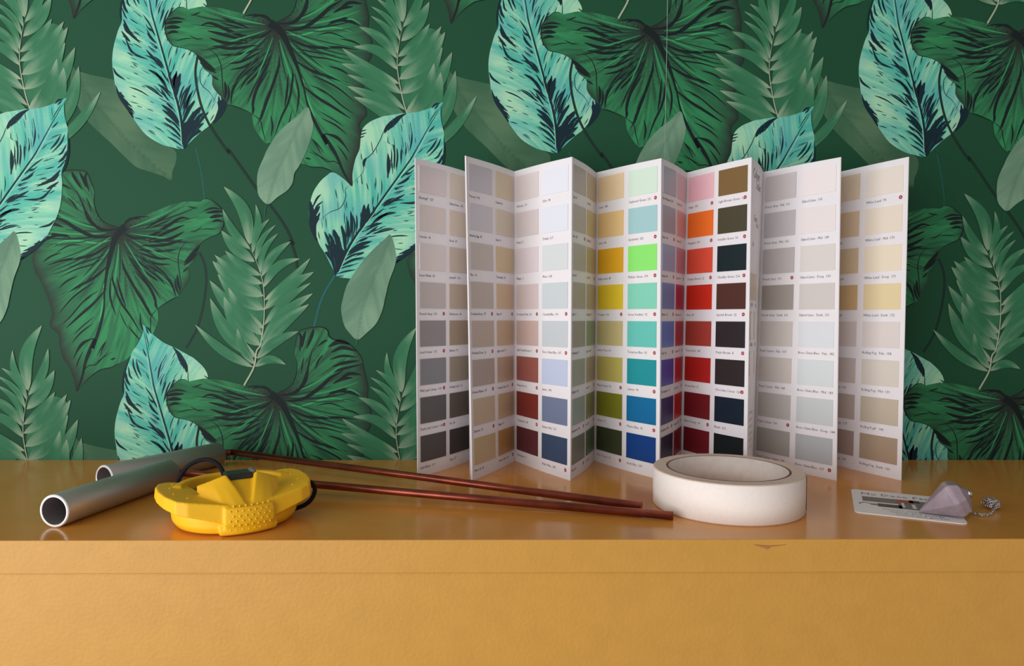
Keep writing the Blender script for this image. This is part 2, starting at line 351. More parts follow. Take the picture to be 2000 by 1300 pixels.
for z, row, lst in (
    ('b', 0, (([330,305,480,380,620,405,800,402,950,425],24), ([400,500,540,590,700,650,870,703],24), ([470,715,600,820,760,920,890,1005],24),
        ([240,205,400,190,480,110,515,-5],22), ([300,262,480,240,620,150,720,60,830,-5],34), ([690,215,800,175,900,190,965,220],24), ([740,110,820,70,910,58],28),
        ([560,640,680,690,800,760,925,865],16), ([600,755,700,800,820,900,915,965],13), ([440,440,560,480,700,500,870,548],13), ([420,408,560,440,770,472],11),
        ([700,560,800,590,885,642],16), ([540,720,640,760,725,813],11), ([0,640,110,560,225,420],18), ([-10,725,120,600,225,450],16), ([60,940,80,800,140,640,220,470],24),
        ([135,1005,165,880,230,720,280,560,285,470],24), ([245,1155,300,1000,370,840,400,640,380,550],20), ([195,805,240,700,295,550],14), ([330,905,350,780,360,630],20),
        ([430,965,450,800,415,620],18), ([15,885,60,760,125,640],12), ([600,300,720,280,860,330],12), ([640,1000,760,1060,860,1140],14), ([620,940,740,1010,830,1070],11),
        ([680,1130,780,1180,870,1270],12), ([800,330,900,350,980,390],16), ([560,1180,600,1230,640,1300],12), ([100,1060,140,960,200,820],10), ([420,150,470,160,540,130],16))),
    ('c', 0, (([1000,265,1090,280,1150,320,1225,425],20), ([900,300,960,360,1010,430],10), ([1040,360,1100,440,1150,520],12), ([1120,360,1180,440,1210,500],12),
        ([900,400,980,460,1060,500],9), ([830,520,900,545,1000,552,1090,590,1180,650],8), ([860,410,960,450,1030,500,1100,500,1150,540,1190,620],8), ([850,470,900,480],16), ([690,200,650,280,600,360],14),
        ([560,110,575,200,560,290],16), ([490,60,480,110,475,150],14), ([740,60,720,150,690,240],10))),
    ('a', 0, (([1140,215,1220,198,1350,250,1500,310,1650,310,1733,262],30), ([1310,150,1420,190,1550,242],20), ([1300,190,1400,220,1490,236],14), ([1195,262,1350,300,1540,352],28),
        ([1210,322,1350,365,1540,365],28), ([1235,388,1400,412,1620,383],26), ([1305,468,1450,460,1660,412],22), ([1370,542,1500,515,1660,430],22), ([1385,592,1520,560,1670,460],20),
        ([1392,880,1410,760,1500,610,1700,440],26), ([1425,705,1520,620,1640,520],18), ([1465,765,1520,680,1620,580],16), ([1592,935,1578,870,1610,760,1710,600],22), ([1525,725,1600,640,1690,545],18),
        ([1650,1015,1690,880,1740,770],20), ([835,200,900,190,985,188],28), ([838,240,900,230,965,236],32), ([848,290,900,270,950,275],24), ([850,175,920,155,1005,165],18), ([1055,137,1140,102],12),
        ([1100,465,1160,520,1265,600],34), ([1130,530,1200,580,1270,620],26), ([1230,640,1290,680],16), ([1340,690,1350,760,1345,850],26), ([1370,720,1375,800,1360,870],20),
        ([1490,140,1600,128,1690,150,1733,190],18), ([1560,955,1640,1020,1660,1100,1690,1215],9), ([1372,885,1440,905,1560,955],8), ([1200,410,1270,470,1310,560,1320,680,1330,800,1360,872],9),
        ([1020,80,980,62,930,75,880,120,845,170,835,230,845,300,870,350,910,390,980,405,1050,430,1105,470],8), ([1040,300,1100,330,1160,328],10), ([920,350,1000,330,1080,325],8), ([1570,860,1580,930,1575,970],20))),
    ('h', -1, (([697,345,660,500,640,620,560,720,490,745],20), ([578,210,600,260,588,380],24), ([640,195,620,260,608,340],26), ([705,178,690,240,645,350],28), ([830,335,920,290,1010,310],40),
        ([850,382,950,340,1070,370],32), ([840,440,950,410,1070,420],22), ([865,502,960,470,1090,450],28), ([825,562,950,520,1120,480],22), ([720,525,740,460,785,395],16), ([735,335,790,290,825,278],18),
        ([545,400,550,320,580,210,640,180,730,165,790,172,825,200,832,240,870,270,930,285,1000,310,1060,360,1110,430,1125,500],9), ([400,720,470,690,530,640,560,560,565,480,545,400],7),
        ([600,560,610,480,625,420],12), ([920,610,1010,560,1110,570],30), ([830,730,950,690,1090,750],26), ([180,690,280,672,360,720],18), ([200,850,300,830,360,780],16)))):
    for q, w_ in lst: lb.stroke(D(z, q, 0, row), w_/4.33, LINE if w_ > 8.5 else (16, 30, 28))
for z, q, w_ in (('b', [350,290,470,300,640,250,760,235,900,270], 14), ('b', [360,340,380,420,420,470], 16), ('b', [430,540,470,660,500,700], 20), ('b', [510,790,540,880,590,1000], 18), ('c', [1010,300,1060,380,1120,470], 14), ('b', [820,175,900,165,980,210], 10)):
    lb.stroke(D(z, q), w_/4.33, (62, 156, 98), lift=.3)
_ol = np.array(catmull(B_OUT, 3, True))
def inside(p):
    x1, y1 = _ol[:, 0], _ol[:, 1]; x2, y2 = np.roll(x1, -1), np.roll(y1, -1)
    with np.errstate(divide='ignore', invalid='ignore'):
        c = ((y1 > p[1]) != (y2 > p[1])) & (p[0] < (x2-x1)*(p[1]-y1)/(y2-y1)+x1)
    return c.sum() % 2 == 1 and np.hypot(x1-p[0], y1-p[1]).min() > 7
rn = random.Random(11)
for k in range(54):                                     # pleats fanning out from the leaf's base
    th0 = k/54*2*math.pi+rn.uniform(-.03, .03); r0 = rn.uniform(16, 34); r1 = r0+rn.uniform(60, 190); pts_ = []
    bend = rn.uniform(.0006, .0018)
    for j in range(9):
        r_ = r0+(r1-r0)*j/8; sg = 1 if math.cos(th0) > 0 else -1; a_ = th0-bend*r_*sg
        p = B_J+r_*np.array([math.cos(a_), math.sin(a_)])
        if not inside(p): break
        pts_.append(p)
    if len(pts_) > 3:
        lite = k % 4 == 0
        lb.stroke(pts_, rn.uniform(2.5, 4.5) if lite else rn.uniform(2.2, 4.6), (54, 142, 88) if lite else mixc(LINE, GRN_D, rn.uniform(.2, .65)), lift=.3, n=3)
lb.stroke(D('b', [205,195, 290,260, 350,360, 420,520, 480,700, 535,910]), 15, LINE, lift=2.2, taper='tip', col2=LINE)
lb.stroke(D('b', [480,700, 530,900, 600,1060, 690,1220])+D('c', [1000,275, 1100,420, 1180,600, 1245,702]), 7, LINE, lift=3.9)
lb.mesh()
T_G = fit_mirror(D('b', [250,230])+D('c', [1245,705])+D('a', [835,230])+D('a', [1105,470, 1690,1215])+D('h', [730,165], 0, -1), D('e', [1000,260])+D('p', [137,775])+D('c', [190,1000])+D('p', [398,487])+D('e', [1320,950])+D('p', [124,336]))
# ---- palm frond
P_G = (58, 120, 84); P_L = (166, 174, 150); P_D = (44, 100, 70)
lh = Leaf('palm_frond_print')
lh.fill(D('f', [320,480, 420,420, 520,520, 620,610, 690,700, 715,880, 700,1060, 690,1180, 640,1080, 560,930, 470,840, 390,740, 340,610]), lambda x, y: mixc(P_G, P_D, .5+1.2*nz((x-y)*.09, (x+y)*.02, 4.)), 4)
def leaflet(root, tip, w_, bend=.12, z1='f', z2='f'):
    a = D(z1, root)[0]; b = D(z2, tip)[0]; d = b-a; n_ = np.array([-d[1], d[0]])
    lh_v = len(lh.v); N = 14; lh.k += 1; w_ = w_*.86
    for i in range(N+1):
        t = i/N; p = a+d*t+n_*bend*math.sin(math.pi*t)
        tn = d+n_*bend*math.pi*math.cos(math.pi*t); tn = tn/np.linalg.norm(tn); nn = np.array([-tn[1], tn[0]])
        h = w_/4.33*.5*max(.03, (math.sin(math.pi*t**.85))**.8)
        for k in (-1, -.45, 0, .45, 1):
            q = p+nn*h*k; lh.v.append((q[0], q[1], .2+.14*lh.k))
            pale = max(0, 1-t/.36)*.85+max(0, (t-.7)/.3)*.75+.45*nz(t*2.2+a[0]*.1, k*2.2, a[1]*.05)-.12*abs(k)
            c = mixc(mixc(P_G, P_D, .35+.5*k*.5+.5*nz(k*4+a[0], t*1.5, 6.)), P_L, pale); lh.c.append(c)
    for i in range(N):
        for k in range(4):
            o = lh_v+i*5+k; lh.f.append((o, o+1, o+6, o+5))
for a in (([720,885],[330,590],150,-.06), ([716,770],[285,475],140,-.08), ([707,665],[305,425],110,-.08), ([690,595],[392,388],90,-.06), ([718,1040],[262,640],150,-.08), ([690,1190],[382,778],150,-.1), ([660,1290],[265,790],140,-.1),
          ([640,480],[360,218],120,-.06), ([602,375],[370,38],85,-.08), ([588,325],[381,-152],125,.14), ([705,1100],[420,700],120,-.08),
          ([592,335],[650,-2],72,.14), ([625,405],[765,120],62,-.12), ([650,475],[820,170],56,-.12), ([690,575],[838,243],66,-.14), ([702,605],[945,310],92,-.1), ([718,695],[1020,455],92,-.16), ([725,805],[1110,452],96,.05),
          ([725,885],[1140,568],118,-.05), ([722,1015],[1115,660],84,-.06), ([705,1145],[1130,750],116,-.06), ([690,1232],[1098,842],126,-.06), ([660,1300],[1010,1070],100,-.08)):
    leaflet(*a)
leaflet([195,505], [140,1015], 96, -.06, 'h', 'f'); leaflet([212,500], [470,482], 84, -.2, 'h', 'h'); leaflet([205,480], [60,180], 90, -.08, 'h', 'h')
lh.stroke(D('h', [118,658, 200,505])+D('f', [655,1240, 690,1180, 714,1020, 722,880, 716,700, 690,580, 640,440, 592,345]), 3.4, P_L, lift=4.4, taper='tip', n=6)
lh.mesh()
T_C = fit_mirror(D('p', [500,401, 526,428, 539,440, 544,457, 569,471, 585,505, 607,505, 613,532, 607,553, 610,574, 603,596, 438,366]),
                 D('p', [757,691, 736,723, 723,738, 723,755, 701,774, 691,813, 668,816, 668,846, 678,867, 678,891, 691,912, 811,641], 0, -1))
# ---- sage leaves
def sage(name, outline, rib, base, light, dark, sp=3.2, streak=.5):
    L = Leaf(name); rr = np.array(catmull(rib, 8)); d0 = rr[-1]-rr[0]; a0 = math.atan2(d0[1], d0[0])
    def cf(x, y):
        d = np.hypot(rr[:, 0]-x, rr[:, 1]-y); i = int(d.argmin()); sd = d0[0]*(y-rr[i][1])-d0[1]*(x-rr[i][0])
        a = a0+(.55 if sd > 0 else -.55); q = -math.sin(a)*x+math.cos(a)*y; al = math.cos(a)*x+math.sin(a)*y
        n1 = nz(q*.1, al*.014, 1.); n2 = nz(q*.3, al*.03, 4.); n0 = nz(x*.014, y*.014, 2.5)
        c = mixc(base, light, .35+.9*n0+streak*n1+.5*streak*n2+(.22 if sd < 0 else -.05))
        return mixc(c, dark, max(0, .55-d[i]/9)+max(0, -.6*n0-.1))
    L.fill(outline, cf, sp)
    return L
lf = sage('sage_leaf_print', D('c', [870,40, 905,130, 920,200, 895,320, 850,440, 800,540, 760,600, 745,680, 700,745, 620,800, 540,862, 480,820, 450,760, 445,640, 460,560, 500,470, 530,400, 600,290, 680,200, 780,120]),
          D('c', [870,45, 780,230, 680,450, 590,660, 535,860]), (98, 134, 110), (124, 158, 130), (80, 116, 96))
lf.stroke(D('c', [530,850, 515,900, 508,980]), 1.6, (40, 96, 80)); lf.mesh()
li = sage('sage_leaf_print', D('f', [1790,255, 1740,290, 1640,380, 1560,470, 1480,580, 1420,680, 1385,800, 1372,890, 1395,1010, 1440,1080, 1510,1140, 1590,1080, 1670,1000, 1720,890, 1745,780, 1780,640, 1830,500, 1830,380]),
          D('f', [1790,262, 1720,450, 1640,640, 1560,860, 1510,1135]), (94, 130, 106), (122, 156, 128), (78, 112, 92))
li.stroke(D('f', [1508,1130, 1500,1190]), 1.6, (60, 110, 88)); li.mesh()
ld_ = sage('faded_leaf_print', D('d', [608,-110, 640,-60, 760,-20, 920,15, 990,40, 1060,160, 1120,280, 1200,400, 1330,520, 1440,590, 1490,640, 1490,720, 1460,800, 1450,875, 1380,840, 1260,800, 1150,760, 1040,660, 940,560, 850,480, 740,370, 660,250, 605,140, 598,40]),
           D('d', [615,-90, 760,170, 900,330, 1100,560, 1440,860]), (56, 96, 70), (84, 116, 86), (46, 84, 60), 3.6, .3)
ld_.mesh()
# ---- stems
def stem(name, pts, w_, c, tp='no'):
    L = Leaf(name); L.stroke(pts, w_, c, lift=0, taper=tp, n=6); return L.mesh()
s_b = stem('stem_print', D('a', [1110,480, 1092,600, 1105,740, 1150,920, 1230,1090, 1370,1290])+D('c', [200,400, 330,580, 430,720, 560,880, 680,1050, 750,1200])+D('f', [940,300, 980,420, 1000,540]), 4.6, (30, 48, 42))
s_a = stem('stem_print', D('d', [1655,600, 1690,750, 1715,900, 1725,1020, 1700,1095]), 2., (34, 92, 88))
s_e = stem('stem_print', D('f', [1320,590, 1230,740, 1180,870, 1140,1030]), 3., (36, 96, 104))
s_g = stem('stem_print', D('f', [170,400, 215,500, 230,640, 205,850, 150,1050, 60,1210]), 5., (30, 50, 44))
place(s_a, 0); place(s_e, 0); place(s_g, 0)
place(ld_, 1); place(lb, 2, T=T_G); place(la, 3, T=T_A); place(s_b, 4); place(lb, 5); place(lh, 6); place(lh, 6, T=T_C)
place(le, 7); place(lf, 8); place(li, 8)
# paper seam
q0 = on_y(1303.5, 0); q1 = on_y(1298, 305)
sx = (q0[0]-q1[0])/(q0[2]-q1[2])
m_seam = mat('paper_edge', (150, 168, 158), .8, .2)
sv = []
for z in (-.0, .9):
    x = q0[0]+(z-q0[2])*sx; sv += [(x-.00018, -.00105, z), (x+.00018, -.00105, z), (x+.00018, 0, z), (x-.00018, 0, z)]
mesh_obj('wallpaper_seam', sv, [(0, 1, 5, 4), (1, 2, 6, 5), (3, 0, 4, 7), (2, 3, 7, 6), (0, 3, 2, 1), (4, 5, 6, 7)], m_seam, wall)

# ================= yellow cabinet top =================
m_yel = mat('mustard_gloss_paint', (216, 146, 62), .18, .34, bump=(260, .1, .0006), var=(60, .03))
m_yelf = mat('mustard_satin_paint', (198, 147, 68), .42, .3, bump=(420, .22, .0008), var=(90, .03))
cab = empty('painted_cabinet', (0, 0, -.95)); tag(cab, 'mustard yellow painted cabinet whose top carries everything', 'cabinet')
DEP = .2192
o = bm_obj('top_board', box_bm(-.62, .66, -DEP, -.0012, -.0191, 0, .0006, 2), m_yel, cab); o.location = (0, 0, .95); o.data.materials.append(m_yelf)
for p in o.data.polygons: p.material_index = 1 if p.normal.y < -.8 else 0
o = bm_obj('front_panel', box_bm(-.62, .66, -DEP+.0022, -.0012, -.95, -.0192, .0004, 1), m_yelf, cab); o.location = (0, 0, .95)
m_chip = mat('bare_filler', (168, 116, 68), .8, .2)
cpx = [(1472, 1063), (1488, 1068), (1499, 1072), (1506, 1067), (1536, 1063), (1520, 1064), (1503, 1065)]
cp = [on_y(x, y, -DEP-.0001) for x, y in cpx]
bm = bmesh.new(); f_ = bm.faces.new([bm.verts.new(Vector(p)) for p in cp])
ex = bmesh.ops.extrude_face_region(bm, geom=[f_]); bmesh.ops.translate(bm, vec=(0, -.00025, 0), verts=[v for v in ex['geom'] if isinstance(v, bmesh.types.BMVert)])
o = bm_obj('paint_chip', bm, m_chip, cab); o.location = (0, 0, .95); o['label'] = 'small chip in the paint of the front edge'

# ================= lettering: glyph meshes made once =================
CH = sorted(set("ABCDEFGHIJKLMNOPQRSTUVWXYZabcdefghijklmnopqrstuvwxyz0123456789®·.,&'-/:@"))
GL = {}
_tmp = []
for ch in CH:
    for tx in (ch, 'H'+ch+'H'):
        cu = bpy.data.curves.new('t', 'FONT'); cu.body = tx; cu.resolution_u = 1; cu.size = 1
        ob = bpy.data.objects.new('t', cu); COL.objects.link(ob); _tmp.append((ch, len(tx), ob))
cu = bpy.data.curves.new('t', 'FONT'); cu.body = 'HH'; cu.size = 1; cu.resolution_u = 1
ob = bpy.data.objects.new('t', cu); COL.objects.link(ob); _tmp.append(('HH', 0, ob))
bpy.context.view_layer.update(); dg = bpy.context.evaluated_depsgraph_get()
wd = {}
for ch, n_, ob in _tmp:
    me = ob.evaluated_get(dg).to_mesh()
    vs_ = [(v.co.x, v.co.y) for v in me.vertices]; fs_ = [tuple(p.vertices) for p in me.polygons]
    ob.evaluated_get(dg).to_mesh_clear()
    if n_ == 1: GL[ch] = [vs_, fs_, .3]
    wd[(ch, n_)] = (max([v[0] for v in vs_]) if vs_ else 0)
for ch in CH: GL[ch][2] = max(.1, wd[(ch, 3)]-wd[('HH', 0)])
for _, _, ob in _tmp:
    c_ = ob.data; bpy.data.objects.remove(ob); bpy.data.curves.remove(c_)
def text_w(s, size): return sum(GL[c][2] if c in GL else .28 for c in s)*size
def add_text(V, Fc, s, x, y, size, f, sx=1.):
    """append glyph polygons; f maps flat (x,y) to 3-D"""
    for c in s:
        if c in GL:
            vv, ff, adv = GL[c]; b = len(V)
            V += [f(x+p[0]*size*sx, y+p[1]*size) for p in vv]; Fc += [tuple(b+i for i in q) for q in ff]
            x += adv*size*sx
        else: x += .28*size*sx

# ================= folded paint chart =================
HC = .2506
TP = {0: (811, 308), 2: (909, 304), 3: (1004.6, 334.6), 4: (1117, 306), 5: (1164.6, 337), 6: (1291.5, 308.8), 7: (1341.5, 337), 8: (1467.7, 307), 9: (1491, 336), 10: (1642.4, 306.6), 12: (1774.8, 306)}
BT = {0: (-.0662, -.068), 1: (-.0275, -.004), 2: (-.0232, -.0794), 3: (.0116, -.0062), 4: (.0528, -.0788), 5: (.0813, -.0055), 6: (.1229, -.0748), 7: (.1571, -.009), 8: (.1905, -.0775), 9: (.2205, -.010), 10: (.2602, -.0793), 11: (.2800, -.004), 12: (.3113, -.0787)}
TOPV = {}
for k in BT:
    if k in TP:
        q = on_z(*TP[k], HC); b = BT[k]
        TOPV[k] = (q[0], min(-.004, q[1]))
    else: TOPV[k] = (BT[k][0]+.001, BT[k][1]-.006)
m_card = mat('white_card', linear=(.80, .765, .78), rough=.55, spec=.3)
m_ink = mat('grey_ink', (70, 62, 66), .7, .2)
m_ink2 = mat('pale_grey_ink', (158, 148, 150), .7, .2)
m_dot = mat('red_ink', (170, 40, 52), .6, .3)
m_dotw = mat('white_ink', linear=(.62, .5, .5), rough=.7, spec=.2)
RW, LW = 0, 1
PAGES = {
 0: (0, 1, RW, [(214,204,202),(210,200,194),(212,203,198),(186,178,172),(140,136,134),(128,128,130),(88,86,84),(78,72,70)], [(212,202,186),(208,196,178),(196,182,166),(184,168,148),(160,142,120),(150,138,120),(92,82,72),(56,48,44)],
     ['Shirting® 129','Ceviche 41','Linen Wash 33','French Grey 113','Lead Colour 117','Mid Lead Colour 114','Dark Lead Colour 118','Jack Black 119'], ['Slaked Lime 105','Stock 37','Joanna® 130','Mushroom 38','Rubine 76','Rolling Fog® 26','Sir 68','Stag 57'], '....', '000111100', '000000000'),
 2: (2, 3, RW, [(196,192,198),(200,196,200),(192,182,174),(186,174,164),(184,168,154),(170,156,144),(194,176,150),(196,176,136)], [(208,196,168),(206,196,176),(204,184,148),(204,178,148),(192,168,140),(184,162,138),(190,168,134),(178,136,84)],
     ['Tracery 118','Bentley Egg 47','Rice 16','Portland Stone 77','Portland Deep 16','Roman Plaster 47','Chamois 33','Olive Oil 83'], ['Custard 8','Lime 8','Travertine 34','Hay 47','Light Gold 77','Orange Ochre 35','Ginger 31','Yellow Ochre 46'], '', '00011110', '00010101'),
 3: (3, 4, LW, [(214,204,202),(208,198,196),(216,206,208),(208,194,192),(198,174,166),(150,88,78),(122,46,38),(92,44,48)], [(222,224,232),(218,222,230),(206,212,212),(194,204,206),(190,198,200),(184,196,218),(108,120,146),(54,72,98)],
     ['Welcome 119','Wrap II 3','Milagro 3','Dorchester Pink 213','Light Peachblossom 3','Nether Red 4','Tuscan Red 140','Adventurer 7'], ['Echo 98','Drizzle 217','Mono 218','Celestial Blue 101','Bone China Blue 107','James 108','Juniper Ash 115','Hicks\' Blue 208'], '', '00011110', '00011001'),
 4: (4, 5, RW, [(186,178,172),(184,178,170),(180,176,168),(172,166,154),(160,152,138),(160,164,152),(152,166,154),(118,122,106)], [(190,178,150),(196,184,140),(184,176,136),(176,168,144),(138,158,124),(168,154,134),(140,140,96),(88,112,80)],
     ['Salix 99','Inox 224','Ash 89','Julie 91','Normandy 79','Brighton 203','Aquamarine 138','Livid 263'], ['Green 87','Kitchen 85','Acorn 87','Boringdon 295','Sage Green 80','Pearl 100','Jewel 87','Garden 86'], '', '01000011', '00100110'),
 5: (5, 6, LW, [(224,200,160),(222,190,132),(218,164,34),(218,190,46),(194,180,126),(184,174,92),(120,122,32),(58,66,42)], [(204,224,206),(158,196,198),(136,226,110),(126,204,178),(98,190,176),(30,142,148),(14,104,152),(14,62,128)],
     ['Carys 148','Gold 146','Indian Gold 47','Trumpet 196','Lemon Tree 69','Mister David 70','Citrine 71','Olive Colour 72'], ['Cupboard Green 201','Spearmint 202','Phthalo Green 199','Green Verditer 92','Turquoise Blue 93','Canton 94','Marine Blue 95','Smalt Blue 207'], '', '00010111', '11111110'),
 6: (6, 7, RW, [(176,176,188),(162,164,176),(156,168,196),(106,132,180),(92,124,190),(64,68,160),(58,44,96),(30,36,62)], [(208,182,186),(204,160,164),(186,136,150),(164,52,80),(172,66,76),(178,40,62),(190,34,40),(124,30,42)],
     ['Pale Wedgwood 249','Gauze 106','Etruria 326','Mambo 112','Tivoli 206','Thai Sapphire 116','Purpleheart 188','Dock Blue 252'], ['Pink Slip 220','Confetti 274','Carmine 189','Baked Cherry 14','Cape Red 279','Leather 191','Theatre Red 192','Arras 316'], '', '01111011', '00101111'),
 7: (7, 8, LW, [(232,184,190),(234,112,38),(216,80,58),(196,44,28),(160,62,52),(168,34,30),(112,28,34),(112,28,36)], [(122,94,54),(70,66,46),(16,34,38),(78,44,34),(42,34,36),(44,36,36),(16,32,46),(18,26,28)],
     ['Angie 195','Marigold 209','Orange Aurora 21','Heat 24','Tuscan Red 140','Bronze Red 15','Baked Cherry 14','Theatre Red 192'], ['Light Bronze Green 123','Invisible Green 56','Obsidian Green 216','Spanish Brown 32','Purple Brown 8','Chocolate Colour 124','Basalt 221','Lamp Black 228'], '', '11100010', '11111100'),
 8: (8, 9, RW, None, None, [], [], '', '', ''),
 9: (9, 10, LW, [(200,194,192),(188,184,184),(184,178,174),(160,152,144),(202,194,188),(200,192,186),(184,180,174),(162,160,154)], [(230,222,220),(226,218,216),(212,206,200),(202,196,190),(212,216,218),(206,212,212),(194,200,198),(172,176,178)],
     ['French Grey · Pale 161','French Grey · Mid 162','French Grey 113','French Grey · Dark 163','Pearl Colour · Pale 167','Pearl Colour · Mid 168','Pearl Colour 100','Pearl Colour · Dark 169'], ['Slaked Lime 105','Slaked Lime · Mid 149','Slaked Lime · Deep 150','Slaked Lime · Dark 151','Bone China Blue · Pale 182','Bone China Blue · Mid 183','Bone China Blue · Deep 184','Bone China Blue 107'], '', '00100010', '00000001'),
 11: (11, 12, LW, [(212,194,168),(206,182,152),(202,180,148),(196,166,120),(206,194,190),(194,182,176),(178,164,156),(160,142,132)], [(226,216,204),(226,214,196),(228,216,192),(222,204,160),(216,208,202),(210,202,190),(190,178,158),(166,146,122)],
     ['Clay 39','Clay · Mid 153','Clay · Deep 154','Clay · Dark 155','China Clay 1','China Clay · Mid 176','China Clay · Deep 177','China Clay · Dark 178'], ['White Lead 74','White Lead · Mid 170','White Lead · Deep 171','White Lead · Dark 172','Rolling Fog · Pale 158','Rolling Fog · Mid 159','Rolling Fog® 143','Rolling Fog · Dark 160'], '', '00000000', '10000000'),
 1: (1, 2, RW, None, None, [], [], '', '', ''), 10: (10, 11, RW, None, None, [], [], '', '', ''),
}
chart = empty('paint_chart', (.125, -.045, 0)); tag(chart, 'white zigzag folded paint colour chart standing against the wallpaper', 'colour chart')
CO = Vector((.125, -.045, 0))
chipmats = {}
def chip_mat(c, wl):
    l_ = tuple(min(.9, max(.004, v*w_)) for v, w_ in zip(lin(c), (1.05, 1.035, 1.045))); key = tuple(round(v, 3) for v in l_)
    if key not in chipmats: chipmats[key] = mat('chip_paint', linear=l_, rough=.42, spec=.35)
    return chipmats[key]
TH = .0006
for pi in sorted(PAGES):
    a, b, wl, c1, c2, n1, n2, _, d1, d2 = PAGES[pi]
    A0 = Vector((*BT[a], 0))-CO; B0 = Vector((*BT[b], 0))-CO; A1 = Vector((*TOPV[a], HC))-CO; B1 = Vector((*TOPV[b], HC))-CO
    W_ = (B0-A0).length
    nrm = (B0-A0).cross(A1-A0).normalized()
    if nrm.y > 0: nrm = -nrm
    def surf(u, v, lift=0., A0=A0, B0=B0, A1=A1, B1=B1, nrm=nrm):   # v from the top
        bow = .0014*math.sin(math.pi*u)
        top = A1.lerp(B1, u); bot = A0.lerp(B0, u); return top.lerp(bot, v)+nrm*(lift+bow)
    NU, NV = 8, 14; V = []; Fc = []
    ix = lambda i, j, k: ((i*(NV+1))+j)*2+k
    for i in range(NU+1):
        for j in range(NV+1): V += [surf(i/NU, j/NV, 0.), surf(i/NU, j/NV, -TH)]
    for i in range(NU):
        for j in range(NV):
            Fc += [(ix(i, j, 0), ix(i, j+1, 0), ix(i+1, j+1, 0), ix(i+1, j, 0)), (ix(i, j, 1), ix(i+1, j, 1), ix(i+1, j+1, 1), ix(i, j+1, 1))]
        Fc += [(ix(i, 0, 0), ix(i+1, 0, 0), ix(i+1, 0, 1), ix(i, 0, 1)), (ix(i, NV, 0), ix(i, NV, 1), ix(i+1, NV, 1), ix(i+1, NV, 0))]
    for j in range(NV):
        Fc += [(ix(0, j, 0), ix(0, j, 1), ix(0, j+1, 1), ix(0, j+1, 0)), (ix(NU, j, 0), ix(NU, j+1, 0), ix(NU, j+1, 1), ix(NU, j, 1))]
    page = mesh_obj('page', V, Fc, m_card, chart)
    inkV = []; inkF = []; dotV = []; dotF = []; dwV = []; dwF = []
    if c1:
        for ci, (cols, names, dots, u0, u1) in enumerate(((c1, n1, d1, .047, .474), (c2, n2, d2, .549, .955))):
            for r_ in range(8):
                v0 = .0206+.1217*r_; v1 = v0+.0825
                L = .0002 if r_ < 9 else 0
                vs4 = []; NS = 4
                rnd = random.Random(pi*100+ci*10+r_); th = .0004+.0003*rnd.random()
                for i in range(NS+1):
                    u = u0+(u1-u0)*i/NS
                    vs4 += [surf(u, v0, th), surf(u, v1, th), surf(u, v0, 0), surf(u, v1, 0)]
                fc = []
                for i in range(NS):
                    o = 4*i; fc += [(o, o+1, o+5, o+4), (o, o+4, o+6, o+2), (o+1, o+3, o+7, o+5)]
                fc += [(0, 2, 3, 1), (4*NS, 4*NS+1, 4*NS+3, 4*NS+2)]
                mesh_obj('colour_chip', vs4, fc, chip_mat(cols[r_], wl), page)
                fmap = lambda x, y: surf(x/W_, y/HC, .00006)
                base = (v1*HC+.0054)
                add_text(inkV, inkF, names[r_].rsplit(' ', 1)[0]+'  '+names[r_].rsplit(' ', 1)[1], 0, 0, .0029, lambda x, y, u0=u0, base=base: surf(u0+x/W_, (base-y)/HC, .00009))
                if dots[r_] == '1':
                    cu_, cv_ = u1-.0022/W_, v1+.0042/HC
                    for (VV_, FF_, rr, lf_) in ((dotV, dotF, .0015, .00011), (dwV, dwF, .00052, .00016)):
                        bI = len(VV_)
                        VV_ += [surf(cu_+rr*math.cos(t)/W_, cv_+rr*math.sin(t)*1.0/HC, lf_) for t in [k*math.pi/7 for k in range(14)]]
                        FF_.append(tuple(range(bI, bI+14)))
    if pi == 8:
        for k, (cc, u0, u1, v0, v1) in enumerate((((202,188,164), .05, .30, .355, .44), ((212,196,172), .30, .46, .355, .44), ((196,174,150), .46, .95, .355, .44), ((204,188,164), .05, .4, .475, .565), ((208,190,168), .4, .95, .475, .565), ((204,186,162), .05, .45, .60, .68), ((200,182,160), .45, .95, .60, .68))):
            mesh_obj('printed_panel', [surf(u0, v0, .0001), surf(u1, v0, .0001), surf(u1, v1, .0001), surf(u0, v1, .0001)], [(0, 1, 2, 3)], chip_mat(cc, wl), page)
        for s_, u, v, z in (('Colour', .1, .055, .011), ('Scales', .3, .085, .011), ('Grey', .2, .19, .008), ('tones', .35, .205, .006), ('in', .15, .27, .007), ('pale', .1, .46, .006), ('mid', .4, .462, .006), ('deep', .1, .585, .006), ('dark', .4, .588, .006)):
            add_text(inkV, inkF, s_, 0, 0, z, lambda x, y, u=u, v=v: surf(u+x/W_, v-y/HC, .00012))
        for k in range(6):
            add_text(inkV, inkF, 'paint and paper', 0, 0, .003, lambda x, y, k=k: surf(.12+x/W_, .80+k*.022-y/HC, .00008))
    for nm_, V2, F2, m2 in (('printed_caption', inkV, inkF, m_ink2 if pi == 8 else m_ink), ('printed_red_dot', dotV, dotF, m_dot), ('printed_dot_mark', dwV, dwF, m_dotw)):
        if V2: mesh_obj(nm_, V2, F2, m2, page)['kind'] = 'stuff'

